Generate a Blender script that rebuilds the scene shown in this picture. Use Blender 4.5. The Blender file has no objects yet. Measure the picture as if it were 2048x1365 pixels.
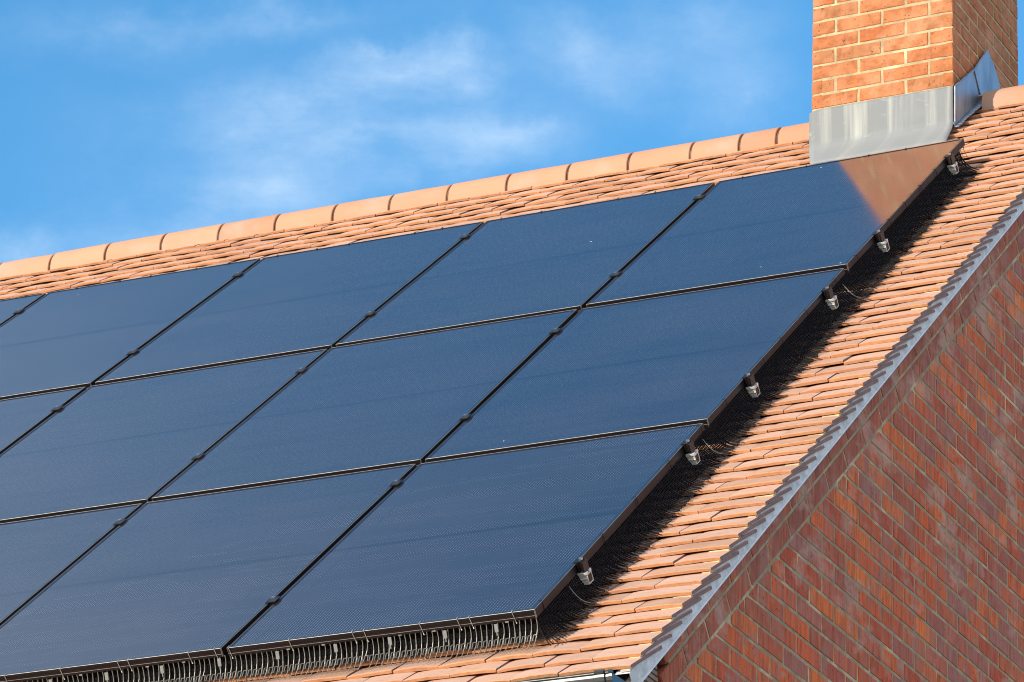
import bpy, math, random
from mathutils import Vector, Matrix, noise as mnoise
random.seed(7)
R = random.random
def U(a, b): return a + (b - a) * random.random()

# ---------------------------------------------------------------- frame of the roof
PITCH = 0.71193
CP, SP = math.cos(PITCH), math.sin(PITCH)
EX = Vector((1, 0, 0)); ES = Vector((0, -CP, -SP)); EN = Vector((0, -SP, CP))
def RP(u, s, n=0.0): return EX * u + ES * s + EN * n
def VG(s): return max(-.036, min(.0, -.030 + .0068*(s-.7)))   # the verge line runs out a little towards the eaves
T = -0.12                       # level of the tile noses
APEX = RP(0, -1.15, T)
GROUND = -9.45

sc = bpy.context.scene
col = sc.collection

# ---------------------------------------------------------------- mesh builder
class MB:
    def __init__(self): self.v = []; self.f = []; self.m = []; self.r = []
    def quad(self, a, b, c, d, mi=0, rv=None):
        i = len(self.v); self.v += [tuple(a), tuple(b), tuple(c), tuple(d)]
        self.f.append((i, i+1, i+2, i+3)); self.m.append(mi); self.r.append(rv or (.5, .5, .5))
    def poly(self, pts, mi=0, rv=None):
        i = len(self.v); self.v += [tuple(p) for p in pts]
        self.f.append(tuple(range(i, i+len(pts)))); self.m.append(mi); self.r.append(rv or (.5, .5, .5))
    def idx(self, verts, faces, mi=0, rv=None):
        i = len(self.v); self.v += [tuple(p) for p in verts]
        for k, f in enumerate(faces):
            self.f.append(tuple(i+j for j in f)); self.m.append(mi[k] if isinstance(mi, list) else mi); self.r.append(rv or (.5, .5, .5))
    def hexa(self, p, mi=0, rv=None):      # p: 4 bottom, 4 top (same order, ccw seen from above)
        self.idx(p, [(3,2,1,0),(4,5,6,7),(0,1,5,4),(1,2,6,5),(2,3,7,6),(3,0,4,7)], mi, rv)
    def box(self, o, a, b, c, mi=0, rv=None):   # origin corner and three edge vectors
        p = [o, o+a, o+a+b, o+b]; self.hexa(p + [q+c for q in p], mi, rv)
    def rbox(self, u0, u1, s0, s1, n0, n1, mi=0, rv=None):
        self.hexa([RP(u0,s1,n0),RP(u1,s1,n0),RP(u1,s0,n0),RP(u0,s0,n0),RP(u0,s1,n1),RP(u1,s1,n1),RP(u1,s0,n1),RP(u0,s0,n1)], mi, rv)
    def tube(self, pts, r, k=5, mi=0, cap=True):
        n = len(pts); vs = []
        for i, p in enumerate(pts):
            t = (pts[min(i+1, n-1)] - pts[max(i-1, 0)]).normalized()
            a = t.orthogonal().normalized() if i == 0 else (a - t*(a.dot(t))).normalized()
            b = t.cross(a)
            for j in range(k):
                th = 2*math.pi*j/k; vs.append(p + a*(r*math.cos(th)) + b*(r*math.sin(th)))
        fs = []
        for i in range(n-1):
            for j in range(k):
                fs.append((i*k+j, i*k+(j+1)%k, (i+1)*k+(j+1)%k, (i+1)*k+j))
        if cap: fs.append(tuple(range(k-1,-1,-1))); fs.append(tuple(range((n-1)*k, n*k)))
        self.idx(vs, fs, mi)
    def cyl(self, c, axis, r, h, k=10, mi=0):
        self.tube([c, c+axis.normalized()*h], r, k, mi)
    def build(self, name, mats, parent=None, smooth=False, bevel=0):
        me = bpy.data.meshes.new(name); me.from_pydata(self.v, [], self.f)
        for m in (mats if isinstance(mats, (list, tuple)) else [mats]): me.materials.append(m)
        me.polygons.foreach_set('material_index', self.m)
        at = me.attributes.new('rv', 'FLOAT_VECTOR', 'FACE')
        at.data.foreach_set('vector', [x for r in self.r for x in r])
        if smooth: me.polygons.foreach_set('use_smooth', [True]*len(self.f))
        me.validate(); me.update()
        o = bpy.data.objects.new(name, me); col.objects.link(o)
        if parent: o.parent = parent
        if bevel:
            b = o.modifiers.new('bevel', 'BEVEL'); b.width = bevel; b.segments = 2; b.limit_method = 'ANGLE'
            b.angle_limit = math.radians(35)
        return o
def empty(name, label=None, cat=None, group=None):
    o = bpy.data.objects.new(name, None); col.objects.link(o); o.empty_display_size = .1
    tag(o, label, cat, group); return o
def tag(o, label=None, cat=None, group=None, kind=None):
    if label: o['label'] = label
    if cat: o['category'] = cat
    if group: o['group'] = group
    if kind: o['kind'] = kind

# ---------------------------------------------------------------- materials
class NT:
    def __init__(self, name):
        self.m = bpy.data.materials.new(name); self.m.use_nodes = True
        self.t = self.m.node_tree; self.p = self.t.nodes['Principled BSDF']
    def n(self, typ, **kw):
        x = self.t.nodes.new(typ)
        for k, v in kw.items():
            if k in x.inputs: pass
            setattr(x, k, v)
        return x
    def l(self, a, b): self.t.links.new(a, b)
    def setp(self, **kw):
        for k, v in kw.items(): self.p.inputs[k.replace('_', ' ')].default_value = v
    def pos(self, scale=(1,1,1), rot=(0,0,0), gen=False):
        g = self.n('ShaderNodeNewGeometry'); m = self.n('ShaderNodeMapping')
        self.l(g.outputs['Position'], m.inputs['Vector'])
        m.inputs['Scale'].default_value = scale; m.inputs['Rotation'].default_value = rot
        return m.outputs['Vector']
    def noise(self, vec, scale, detail=3, rough=.55, out='Fac'):
        x = self.n('ShaderNodeTexNoise'); x.inputs['Scale'].default_value = scale
        x.inputs['Detail'].default_value = detail; x.inputs['Roughness'].default_value = rough
        self.l(vec, x.inputs['Vector']); return x.outputs[out]
    def ramp(self, fac, stops, interp='LINEAR'):
        r = self.n('ShaderNodeValToRGB'); r.color_ramp.interpolation = interp
        e = r.color_ramp.elements
        while len(e) < len(stops): e.new(.5)
        for i, (p, c) in enumerate(stops):
            e[i].position = p; e[i].color = (c[0], c[1], c[2], 1) if isinstance(c, (tuple, list)) else (c, c, c, 1)
        self.l(fac, r.inputs['Fac']); return r.outputs['Color']
    def mix(self, fac, a, b, mode='MIX'):
        x = self.n('ShaderNodeMix', data_type='RGBA', blend_type=mode)
        for s, v in ((x.inputs[0], fac), (x.inputs[6], a), (x.inputs[7], b)):
            if hasattr(v, 'links') or isinstance(v, bpy.types.NodeSocket): self.l(v, s)
            elif isinstance(v, (tuple, list)): s.default_value = (v[0], v[1], v[2], 1)
            else: s.default_value = v
        return x.outputs[2]
    def math(self, op, a, b=None, clamp=False):
        x = self.n('ShaderNodeMath', operation=op, use_clamp=clamp)
        for s, v in ((x.inputs[0], a), (x.inputs[1], b)):
            if v is None: continue
            if isinstance(v, bpy.types.NodeSocket): self.l(v, s)
            else: s.default_value = v
        return x.outputs[0]
    def rv(self):
        a = self.n('ShaderNodeAttribute', attribute_name='rv'); s = self.n('ShaderNodeSeparateXYZ')
        self.l(a.outputs['Vector'], s.inputs[0]); return s.outputs
    def bump(self, h, strength=.4, dist=.002):
        b = self.n('ShaderNodeBump'); b.inputs['Strength'].default_value = strength; b.inputs['Distance'].default_value = dist
        self.l(h, b.inputs['Height']); self.l(b.outputs['Normal'], self.p.inputs['Normal'])
    def base(self, c):
        if isinstance(c, bpy.types.NodeSocket): self.l(c, self.p.inputs['Base Color'])
        else: self.p.inputs['Base Color'].default_value = (c[0], c[1], c[2], 1)

def simple(name, c, rough=.5, metal=0.0, var=0.12, scale=30):
    k = NT(name); v = k.pos(); f = k.noise(v, scale)
    k.base(k.mix(k.ramp(f, [(.3, 0.0), (.7, 1.0)]), [x*(1-var) for x in c], [min(1, x*(1+var)) for x in c]))
    k.setp(Roughness=rough, Metallic=metal); return k.m

# clay tile faces
def mat_tile():
    k = NT('clay_tile'); r = k.rv()
    base = k.ramp(r[0], [(0, (.37,.20,.13)), (.25, (.49,.28,.19)), (.55, (.55,.32,.23)), (.8, (.52,.325,.25)), (1, (.41,.235,.165))])
    v = k.pos((1,1,1), (-PITCH, 0, 0))
    f = k.noise(v, 9, 4, .6); base = k.mix(k.ramp(f, [(.35, 0.0), (.7, .55)]), base, (.58,.385,.30))
    f2 = k.noise(k.pos((1.0, 6, 6), (0,0,0)), 14, 3, .6); base = k.mix(k.ramp(f2, [(.48, 0.0), (.72, .5)]), base, (.34,.175,.11))
    f3 = k.noise(v, 260, 2, .5); base = k.mix(k.ramp(f3, [(.62, 0.0), (.72, .45)]), base, (.26,.14,.10))
    k.base(base); k.setp(Roughness=.8)
    k.bump(k.noise(v, 160, 4, .6), .5, .0012); return k.m
def mat_nose():
    k = NT('clay_tile_edge'); r = k.rv()
    base = k.ramp(r[1], [(0, (.52,.235,.115)), (.5, (.60,.28,.13)), (1, (.50,.23,.125))])
    f = k.noise(k.pos((1,1.6,1.6)), 45, 4, .65); base = k.mix(k.ramp(f, [(.45, 0.0), (.7, .6)]), base, (.36,.155,.09))
    k.base(base); k.setp(Roughness=.85); k.bump(k.noise(k.pos(), 120, 4, .7), .7, .0015); return k.m
def mat_ridge():
    k = NT('clay_ridge'); r = k.rv()
    base = k.ramp(r[0], [(0, (.50,.245,.145)), (.5, (.55,.285,.172)), (1, (.46,.215,.125))])
    v = k.pos((.5,1,1)); f = k.noise(v, 5, 4, .6)
    base = k.mix(k.ramp(f, [(.42, 0.0), (.66, .8)]), base, (.50,.235,.14))
    g = k.noise(k.pos((.8,1,1)), 3.7, 3, .55)
    base = k.mix(k.ramp(g, [(.52, 0.0), (.68, .6)]), base, (.40,.33,.27))
    s = k.noise(k.pos(), 180, 2); base = k.mix(k.ramp(s, [(.68, 0.0), (.74, .5)]), base, (.25,.15,.1))
    k.base(base); k.setp(Roughness=.75); k.bump(k.noise(k.pos(), 90, 3), .3, .001); return k.m
def mat_brick(name, pal, streak, gdir):
    k = NT(name); r = k.rv()
    n = len(pal); base = k.ramp(r[0], [(i/(n-1), c) for i, c in enumerate(pal)])
    # folds and drags in the clay run up and down the brick face
    sc_ = (55, 55, 7) if streak else (20, 20, 26)
    f = k.noise(k.pos(sc_), 1.0, 4, .6); base = k.mix(k.ramp(f, [(.42, 0.0), (.66, .75)]), base, [x*.62 for x in pal[0]])
    f = k.noise(k.pos((9, 9, 9)), 1.0, 3, .6, 'Fac'); base = k.mix(k.ramp(f, [(.50, 0.0), (.66, .65)]), base, (.38,.155,.12) if streak else (.56,.21,.095))
    f = k.noise(k.pos((30, 30, 5)), 1.0, 3, .6); base = k.mix(k.ramp(f, [(.52, 0.0), (.66, .6)]), base, (.28,.13,.10) if streak else (.44,.16,.08))
    if streak:
        o_ = k.noise(k.pos((80, 80, 6)), 1.0, 3, .6); base = k.mix(k.ramp(o_, [(.55, 0.0), (.66, .6)]), base, (.70,.16,.04))
    w = k.noise(k.pos((4, 3, 5)), 1.0, 4, .7); base = k.mix(k.ramp(w, [(.53, 0.0), (.66, .62)]), base, (.53,.33,.25) if streak else (.58,.27,.14))
    p = k.noise(k.pos((90, 90, 60)), 1.0, 2); base = k.mix(k.ramp(p, [(.68, 0.0), (.74, .8)]), base, (.06,.03,.03))
    k.base(base); k.setp(Roughness=.88)
    h = k.math('ADD', k.noise(k.pos((120,120,40) if streak else (90,90,90)), 1.0, 4, .6), k.ramp(p, [(.66, 1.0), (.74, 0.0)]))
    k.bump(h, .8, .0025); return k.m
def mat_mortar(name, c):
    k = NT(name); f = k.noise(k.pos(), 22, 4, .6)
    b = k.mix(k.ramp(f, [(.35, 0.0), (.65, 1.0)]), [x*.78 for x in c], [min(1, x*1.15) for x in c])
    e = k.noise(k.pos((3.5,3.5,6)), 1.0, 5, .7); b = k.mix(k.ramp(e, [(.54, 0.0), (.64, .8)]), b, [min(.62, x*1.9) for x in c])
    k.base(b); k.setp(Roughness=.95); k.bump(k.noise(k.pos(), 320, 4, .7), .8, .002); return k.m
def mat_lead():
    k = NT('weathered_lead')
    g = k.n('ShaderNodeNewGeometry')
    # runs of white patina, straight down the sheet
    f = k.noise(k.pos((13, .01, .5)), 1.0, 4, .6)
    b = k.mix(k.ramp(f, [(.50, 0.0), (.60, .45), (.70, 1.0)]), (.205,.21,.22), (.42,.415,.38))
    f = k.noise(k.pos((3, .5, 4)), 1.0, 4, .6); b = k.mix(k.ramp(f, [(.45, 0.0), (.66, .85)]), b, (.24,.245,.255))
    f = k.noise(k.pos((40, .01, 2)), 1.0, 3, .6); b = k.mix(k.ramp(f, [(.60, 0.0), (.72, .35)]), b, (.38,.375,.28))
    f = k.noise(k.pos((14, 14, 30)), 1.0, 4, .7); b = k.mix(k.ramp(f, [(.6, 0.0), (.75, .4)]), b, (.50,.50,.49))
    zs = k.n('ShaderNodeSeparateXYZ'); k.l(g.outputs['Position'], zs.inputs[0])      # the runs end where the sheet leaves the wall
    b = k.mix(k.ramp(zs.outputs[2], [(.375, .75), (.42, 0.0)]), b, (.25,.255,.26))
    k.base(b); k.setp(Roughness=.75); k.bump(k.noise(k.pos((12,12,12)), 1.0, 4, .5), .35, .006); return k.m
def mat_lead_dark():
    k = NT('sky_tinted_lead'); f = k.noise(k.pos((8, 8, 3)), 1.0, 4, .6)  # blue of the reflected sky is put into the base colour
    b = k.mix(k.ramp(f, [(.35, 0.0), (.65, 1.0)]), (.20,.235,.29), (.36,.41,.48))
    k.base(b); k.setp(Roughness=.42, Metallic=.55); k.bump(k.noise(k.pos((9,9,9)), 1.0, 3), .4, .008); return k.m
def mat_glass():
    k = NT('solar_cells_under_glass')
    uv = k.n('ShaderNodeUVMap', uv_map='panel'); s = k.n('ShaderNodeSeparateXYZ'); k.l(uv.outputs[0], s.inputs[0])
    # collector wires along the cell, 11.4 mm apart
    w = k.math('FRACT', k.math('MULTIPLY', s.outputs[0], 1/.0114))
    wire = k.math('LESS_THAN', w, .2)
    d = k.math('FRACT', k.math('MULTIPLY', s.outputs[1], 1/.0152)); dots = k.math('LESS_THAN', d, .45)
    wv = k.noise(k.pos((1.1, 12, 12)), 1.0, 4, .7)
    pat = k.math('MULTIPLY', wire, k.math('ADD', .42, k.math('MULTIPLY', dots, k.ramp(wv, [(.38, 0.0), (.62, 1.0)]))))
    b = k.mix(pat, (.006,.007,.013), (.185,.19,.235))
    # gaps between cells and the wider bar across the middle
    cx = k.math('FRACT', k.math('MULTIPLY', s.outputs[0], 1/.1845)); gx = k.math('MULTIPLY', k.math('LESS_THAN', k.math('ABSOLUTE', k.math('SUBTRACT', cx, .5)), .005), .4)
    cy = k.math('FRACT', k.math('MULTIPLY', s.outputs[1], 1/.0935)); gy = k.math('LESS_THAN', k.math('ABSOLUTE', k.math('SUBTRACT', cy, .5)), .012)
    mid = k.math('LESS_THAN', k.math('ABSOLUTE', k.math('SUBTRACT', s.outputs[1], .86)), .0125)
    b = k.mix(k.math('MAXIMUM', gx, gy), b, (.012,.016,.022)); b = k.mix(mid, b, (.004,.006,.009))
    # dust
    f = k.noise(k.pos((1.2, 2, 2)), 1.0, 4, .6); dust = k.math('MULTIPLY', k.ramp(f, [(.35, 0.0), (.70, 1.0)]), .038)
    b = k.mix(dust, b, (.40,.30,.27))
    sp = k.n('ShaderNodeTexVoronoi'); sp.inputs['Scale'].default_value = 5.5; k.l(k.pos(), sp.inputs['Vector'])
    spot = k.math('LESS_THAN', sp.outputs['Distance'], .027)
    b = k.mix(k.math('MULTIPLY', spot, k.math('LESS_THAN', f, .47)), b, (.55,.56,.58))
    k.base(b); k.setp(IOR=1.52, Specular_IOR_Level=.6, Coat_Weight=.74, Coat_Roughness=.09, Coat_IOR=1.5)
    k.l(k.mix(k.ramp(f, [(.3, 0.0), (.7, 1.0)]), (.085,)*3, (.125,)*3), k.p.inputs['Roughness'])
    h = k.noise(k.pos(), 2.2, 2, .5); k.bump(h, .12, .004)
    return k.m
M = {}
M['tile'] = mat_tile(); M['nose'] = mat_nose(); M['ridge'] = mat_ridge()
M['gbrick'] = mat_brick('gable_brick', [(.52,.070,.018), (.76,.130,.020), (.60,.105,.026), (.42,.110,.052), (.86,.180,.020), (.48,.072,.022), (.36,.145,.115), (.72,.110,.020)], True, 0)
M['kbrick'] = mat_brick('shaded_raking_brick', [(.36,.075,.034), (.44,.10,.042), (.32,.085,.05), (.40,.085,.034)], True, 0)  # darker brick: the shade under the verge is painted into it
M['cbrick'] = mat_brick('chimney_brick', [(.43,.125,.037), (.49,.170,.056), (.44,.123,.036), (.51,.195,.075), (.46,.137,.043), (.39,.165,.066), (.50,.162,.05)], False, 0)
M['gmortar'] = mat_mortar('grey_mortar', (.36,.265,.165)); M['cmortar'] = mat_mortar('cream_mortar', (.45,.345,.20))
M['bed'] = mat_mortar('bedding_mortar', (.13,.075,.05)); M['verge'] = mat_mortar('pale_verge_mortar', (.66,.65,.67))
M['cream'] = mat_mortar('cream_fillet_mortar', (.72,.56,.33))
M['board'] = simple('undercloak_board', (.70,.72,.78), .6)
M['lead'] = mat_lead(); M['lead2'] = mat_lead_dark(); M['glass'] = mat_glass()
M['frame'] = simple('black_anodised_frame', (.013,.008,.009), .45, .1, .2, 12)
M['edge'] = simple('pale_edge_highlight', (.36,.34,.31), .45, .3, .25, 40)  # pale metal; on the frames it paints in the edge highlights
M['frame'].node_tree.nodes['Principled BSDF'].inputs['Specular IOR Level'].default_value = .3
M['lip'] = simple('glossy_frame_lip', (.012,.014,.018), .12, 0)
M['lip'].node_tree.nodes['Principled BSDF'].inputs['Coat Weight'].default_value = 1.0
M['clamp'] = simple('black_clamp', (.02,.02,.024), .35, .6)
M['bolt'] = simple('steel_bolt', (.75,.75,.74), .25, 1.0)
M['alu'] = simple('mill_aluminium', (.74,.74,.73), .38, .45, .15, 25)
M['wire'] = simple('black_coated_wire', (.006,.006,.008), .7, 0)
M['wire'].node_tree.nodes['Principled BSDF'].inputs['Specular IOR Level'].default_value = .12
M['wire2'] = simple('sunlit_black_wire', (.24,.225,.205), .42, .2)  # same black wire as the side mesh, with sunlight put into its colour
M['tagm'] = simple('grey_plastic_tag', (.20,.195,.19), .5)
M['gut'] = simple('black_gutter_plastic', (.03,.034,.036), .34)
M['side'] = simple('fired_tile_side', (.25,.135,.12), .85, 0, .2, 22)
M['under'] = simple('roof_underlay', (.05,.04,.035), .9)
M['reveal'] = simple('clay_creasing', (.30,.20,.155), .85, 0, .25, 18)
M['pot'] = simple('clay_pot', (.50,.24,.13), .8)

def rv(): return (R(), R(), R())

# ---------------------------------------------------------------- ground
def ground():
    k = NT('bounce_ground'); f = k.noise(k.pos(), .8, 6, .7)  # unseen ground, made pale to bounce light up at the house
    k.base(k.mix(k.ramp(f, [(.3, 0.0), (.7, 1.0)]), (.24,.21,.175), (.34,.30,.25))); k.setp(Roughness=1.0)
    k.bump(k.noise(k.pos(), 30, 4, .7), 1, .03)
    b = MB(); b.quad((-2000,-2000,GROUND), (2000,-2000,GROUND), (2000,2000,GROUND), (-2000,2000,GROUND))
    g = b.build('ground', k.m); tag(g, 'unseen flat ground round the foot of the house, made pale to bounce light', 'ground', kind='structure')
ground()

house = empty('brick_house', 'red brick house with clay tiled roof, half round ridge and orange brick chimney', 'house')
house.location = (0, 0, 0)

# ---------------------------------------------------------------- roof
UR = 0.405; UL = -8.2
S_LAST = 5.549; GA = 0.1005
XR = -0.2669; XL = -0.9506; YC = 0.605; YB = YC + 0.881
def tiles():
    b = MB()
    K = int((S_LAST + 1.02) / GA) + 1
    for k in range(K):
        s0 = S_LAST - k*GA
        if s0 < -1.03: continue
        u = UR + VG(s0); first = True; odd = (k % 2 == 1)
        while u > UL:
            if first: w = .165 if odd else .2475
            else: w = .165
            gap = U(.0015, .004)
            ul = u - w; add_tile(b, ul, u, s0 + U(-.0025, .0025), first)
            u = ul - gap; first = False
    return b
def add_tile(b, u0, u1, s, verge=False):
    if u1 < XR-.02 and u0 > XL+.02 and s < -.72: return
    w = u1-u0; NX = 8 if w < .2 else 11; L = .265
    cam = U(.0004, .0034); long_ = U(.0, .004); tilt = U(-.0026, .0026); lift = U(-.0016, .0026); yaw = U(-.008, .008)
    th = U(.0115, .0135); drop = .175
    if verge: tilt *= .4; yaw = 0
    rows = [0, .004, .09, .18, L]
    top = []; bot = []
    jit = [U(-.0011, .0011) for _ in range(NX)]; jn = [U(-.0008, .0008) for _ in range(NX)]
    for ri, d in enumerate(rows):
        for i in range(NX):
            x = i/(NX-1); q = (2*x-1)
            un = u0 + w*x + yaw*d
            h = T - drop*d + cam*(1-q*q) - cam*.75 + tilt*q + lift + long_*math.sin(math.pi*d/L)
            ed = 0.0012 if i in (0, NX-1) else 0
            if ri == 0: h -= .0022; sd = s + jit[i]
            elif ri == 1: sd = s - d + jit[i]*.6
            else: sd = s - d
            top.append(RP(un, sd, h - ed + jn[i]*(1 if ri < 2 else .3)))
            bot.append(RP(un, sd - (0.001 if ri == 0 else 0), h - th + (.0022 if ri == 0 else 0)))
    n = len(rows)*NX; vs = top+bot; fs = []; mi = []
    for r in range(len(rows)-1):
        for i in range(NX-1):
            a = r*NX+i; fs.append((a, a+1, a+1+NX, a+NX)); mi.append(0 if r > 0 else 1)
            fs.append((n+a, n+a+NX, n+a+1+NX, n+a+1)); mi.append(1)
    for i in range(NX-1): fs.append((i, n+i, n+i+1, i+1)); mi.append(1)
    last = (len(rows)-1)*NX
    for i in range(NX-1): fs.append((last+i, last+i+1, n+last+i+1, n+last+i)); mi.append(1)
    for r in range(len(rows)-1):
        a = r*NX; fs.append((a, a+NX, n+a+NX, n+a)); mi.append(1)
        a = r*NX+NX-1; fs.append((a, n+a, n+a+NX, a+NX)); mi.append(3)
    b.idx(vs, fs, mi, rv())
    if verge and R() < .85:      # dabs of cream bedding mortar squeezed out under the nose
        wd = U(.03, .075)
        o = u1 - .004; z0 = T - .0145; pts = []
        b.rbox(o-wd, o, s-.03, s+.003, z0-.007, z0-.001, 2, rv())
roof = tiles().build('roof', [M['tile'], M['nose'], M['cream'], M['side']], house)

def deck():
    b = MB()
    # underlay below the tiles of the front slope, and the whole rear slope with its courses
    b.rbox(UL, UR-.06, -1.10, 5.50, T-.115, T-.075, 0)
    AY, AZ = APEX.y, APEX.z
    def BP(u, s, n): return Vector((u, AY + CP*s + SP*n, AZ - SP*s + CP*n))   # mirrored slope
    k = 0; s = .09
    while s < 6.6:
        p = [BP(UL, s, -.014), BP(UR, s, -.014), BP(UR, s-.13, -.037), BP(UL, s-.13, -.037),
             BP(UL, s, 0), BP(UR, s, 0), BP(UR, s-.13, -.023), BP(UL, s-.13, -.023)]
        b.hexa(p, 1, rv()); s += GA
    b.hexa([BP(UL, 6.6, -.12), BP(UR-.06, 6.6, -.12), BP(UR-.06, 0, -.12), BP(UL, 0, -.12), BP(UL, 6.6, -.06), BP(UR-.06, 6.6, -.06), BP(UR-.06, 0, -.06), BP(UL, 0, -.06)], 0)
    return b
deck().build('rear_roof', [M['under'], M['tile']], house)

# half-round ridge tiles on mortar
def ridge():
    joints = [-.905-.045, -1.224, -1.412, -1.661, -1.982, -2.3, -2.619, -2.937, -3.252, -3.562, -3.884, -4.203, -4.531, -4.855, -5.18, -5.5, -5.82, -6.14, -6.46, -6.78, -7.1, -7.42, -7.74, -8.06, -8.2]
    cy, cz = APEX.y, APEX.z - .078
    def arc(u, r, k=18, a0=-12, a1=192, dz=0, dy=0):
        return [Vector((u, cy + r*math.cos(math.radians(a0+(a1-a0)*i/k)) + dy, cz + dz + r*math.sin(math.radians(a0+(a1-a0)*i/k)))) for i in range(k+1)]
    segs = [(joints[i+1], joints[i]) for i in range(len(joints)-1)] + [(-.225, .045), (.056, .375)]
    out = []
    for (ua, ub) in segs:
        b = MB(); ga = .0062; r0 = .110; t = .015
        dz = U(-.0025, .0025); dy = U(-.002, .002); g2 = U(-.002, .002)
        us = [ua+ga, ua+ga+.003, (ua+ub)/2, ub-ga-.003, ub-ga]; rr = [r0-.003, r0, r0+.0008, r0, r0-.003]
        rings = [arc(u_, q, dz=dz+g2*(1 if j > 2 else 0), dy=dy) for j, (u_, q) in enumerate(zip(us, rr))]
        inner = [arc(us[0], r0-t, dz=dz, dy=dy), arc(us[-1], r0-t, dz=dz+g2, dy=dy)]
        N = 19; vs = sum(rings, []) + inner[0] + inner[1]; fs = []
        for j in range(4):
            for i in range(N-1): a = j*N+i; fs.append((a, a+1, a+1+N, a+N))
        for i in range(N-1):
            fs.append((i, 5*N+i, 5*N+i+1, i+1)); fs.append((4*N+i, 4*N+i+1, 6*N+i+1, 6*N+i)); fs.append((5*N+i, 6*N+i, 6*N+i+1, 5*N+i+1))
        b.idx(vs, fs, 0, rv())
        o = b.build('ridge_tile', M['ridge'], roof, smooth=True)
        o.modifiers.new('ws', 'EDGE_SPLIT').split_angle = math.radians(40)
    # bedding
    b = MB()
    for (ua, ub) in ((-8.2, XL), (-.215, UR-.03)):
        k = 16; prev = None
        A = [arc(ua, .1015, k), arc(ub, .1015, k)]
        for i in range(k): b.quad(A[0][i], A[0][i+1], A[1][i+1], A[1][i], 0)
        for j in (0, 1): b.poly(A[j], 0)
        n = int((ub-ua)/.03)
        for sgn in (1,):
            for i in range(n):
                x0 = ua + (ub-ua)*i/n; x1 = ua + (ub-ua)*(i+1)/n; h = U(.006, .012)
                p = Vector((x0, cy - .1045, cz-.037))
                b.box(p, Vector((x1-x0, 0, 0)), Vector((0, .03, 0)), Vector((0, 0, .010+h)), 0)
    b.build('ridge_bedding', M['bed'], roof)
ridge()

# ---------------------------------------------------------------- verge
def verge():
    b = MB(); XV = UR - .005
    # mortar packed between the tile ends, face a little behind them
    def P(s, n, x): return Vector((x,)) if 0 else RP(x, s, n)
    n = 130; s0, s1 = -1.1, 5.56
    pts = []
    for i in range(n+1):
        s = s0 + (s1-s0)*i/n; pts.append((s, T-.024+U(-.0012, .0012), XV + VG(s) + U(-.0015, .0015)))
    for i in range(n):
        a, c = pts[i], pts[i+1]
        b.quad(RP(a[2], a[0], a[1]), RP(a[2]-.0, a[0], T-.078), RP(c[2], c[0], T-.078), RP(c[2], c[0], c[1]), 0)
        b.quad(RP(a[2]-.05, a[0], a[1]), RP(a[2], a[0], a[1]), RP(c[2], c[0], c[1]), RP(c[2]-.05, c[0], c[1]), 0)
    # small uneven fillets that lap the lower tail of each tile end
    m = b.build('verge_mortar', M['verge'], house)
    u = MB()
    for i in range(14):
        sa = -1.12 + 6.695*i/14; sb = -1.12 + 6.695*(i+1)/14; xa, xb = UR+VG(sa)+.0005, UR+VG(sb)+.0005
        u.hexa([RP(.28,sb,T-.084),RP(xb,sb,T-.084),RP(xa,sa,T-.084),RP(.28,sa,T-.084),RP(.28,sb,T-.078),RP(xb,sb,T-.078),RP(xa,sa,T-.078),RP(.28,sa,T-.078)], 0)
    u.build('undercloak', M['board'], house)
    # rear verge
    r = MB(); AY, AZ = APEX.y, APEX.z
    def BP(x, s, nn): return Vector((x, AY + CP*s + SP*nn, AZ - SP*s + CP*nn))
    r.hexa([BP(.3, 6.6, -.084), BP(UR-.004, 6.6, -.084), BP(UR-.004, 0, -.084), BP(.3, 0, -.084), BP(.3, 6.6, -.02), BP(UR-.004, 6.6, -.02), BP(UR-.004, 0, -.02), BP(.3, 0, -.02)], 0)
    r.build('rear_verge', M['verge'], house)
verge()

# ---------------------------------------------------------------- brickwork
def brick_box(b, o, ax, ay, az, w, h, d, mi=0, ch=.0022, warp=.0042, tone=None):
    """brick with its face in plane (ax, az), ay pointing outward; o = lower corner of the face plane; soft arrises"""
    r = rv() if tone is None else (U(*tone), R(), R()); j = lambda: U(-warp, warp)
    F = [(0, 0), (w, 0), (w, h), (0, h)]
    outer = [o + ax*(x+j()*.6) + az*(z+j()*.5) - ay*d for x, z in F]
    mid = [o + ax*(x+j()*.6) + az*(z+j()*.5) - ay*ch*1.2 for x, z in F]
    c2 = ch*1.5
    G = [(c2, c2), (w-c2, c2), (w-c2, h-c2), (c2, h-c2)]
    fo = U(-.0002, .0020)
    top = [o + ax*(x+j()*.5) + az*(z+j()*.4) + ay*(fo+j()*.1) for x, z in G]
    vs = outer+mid+top; fs = []
    for k in range(4):
        k2 = (k+1) % 4; fs.append((k, k2, 4+k2, 4+k)); fs.append((4+k, 4+k2, 8+k2, 8+k))
    fs.append((8, 9, 10, 11))
    b.idx(vs, fs, mi, r)

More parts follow.
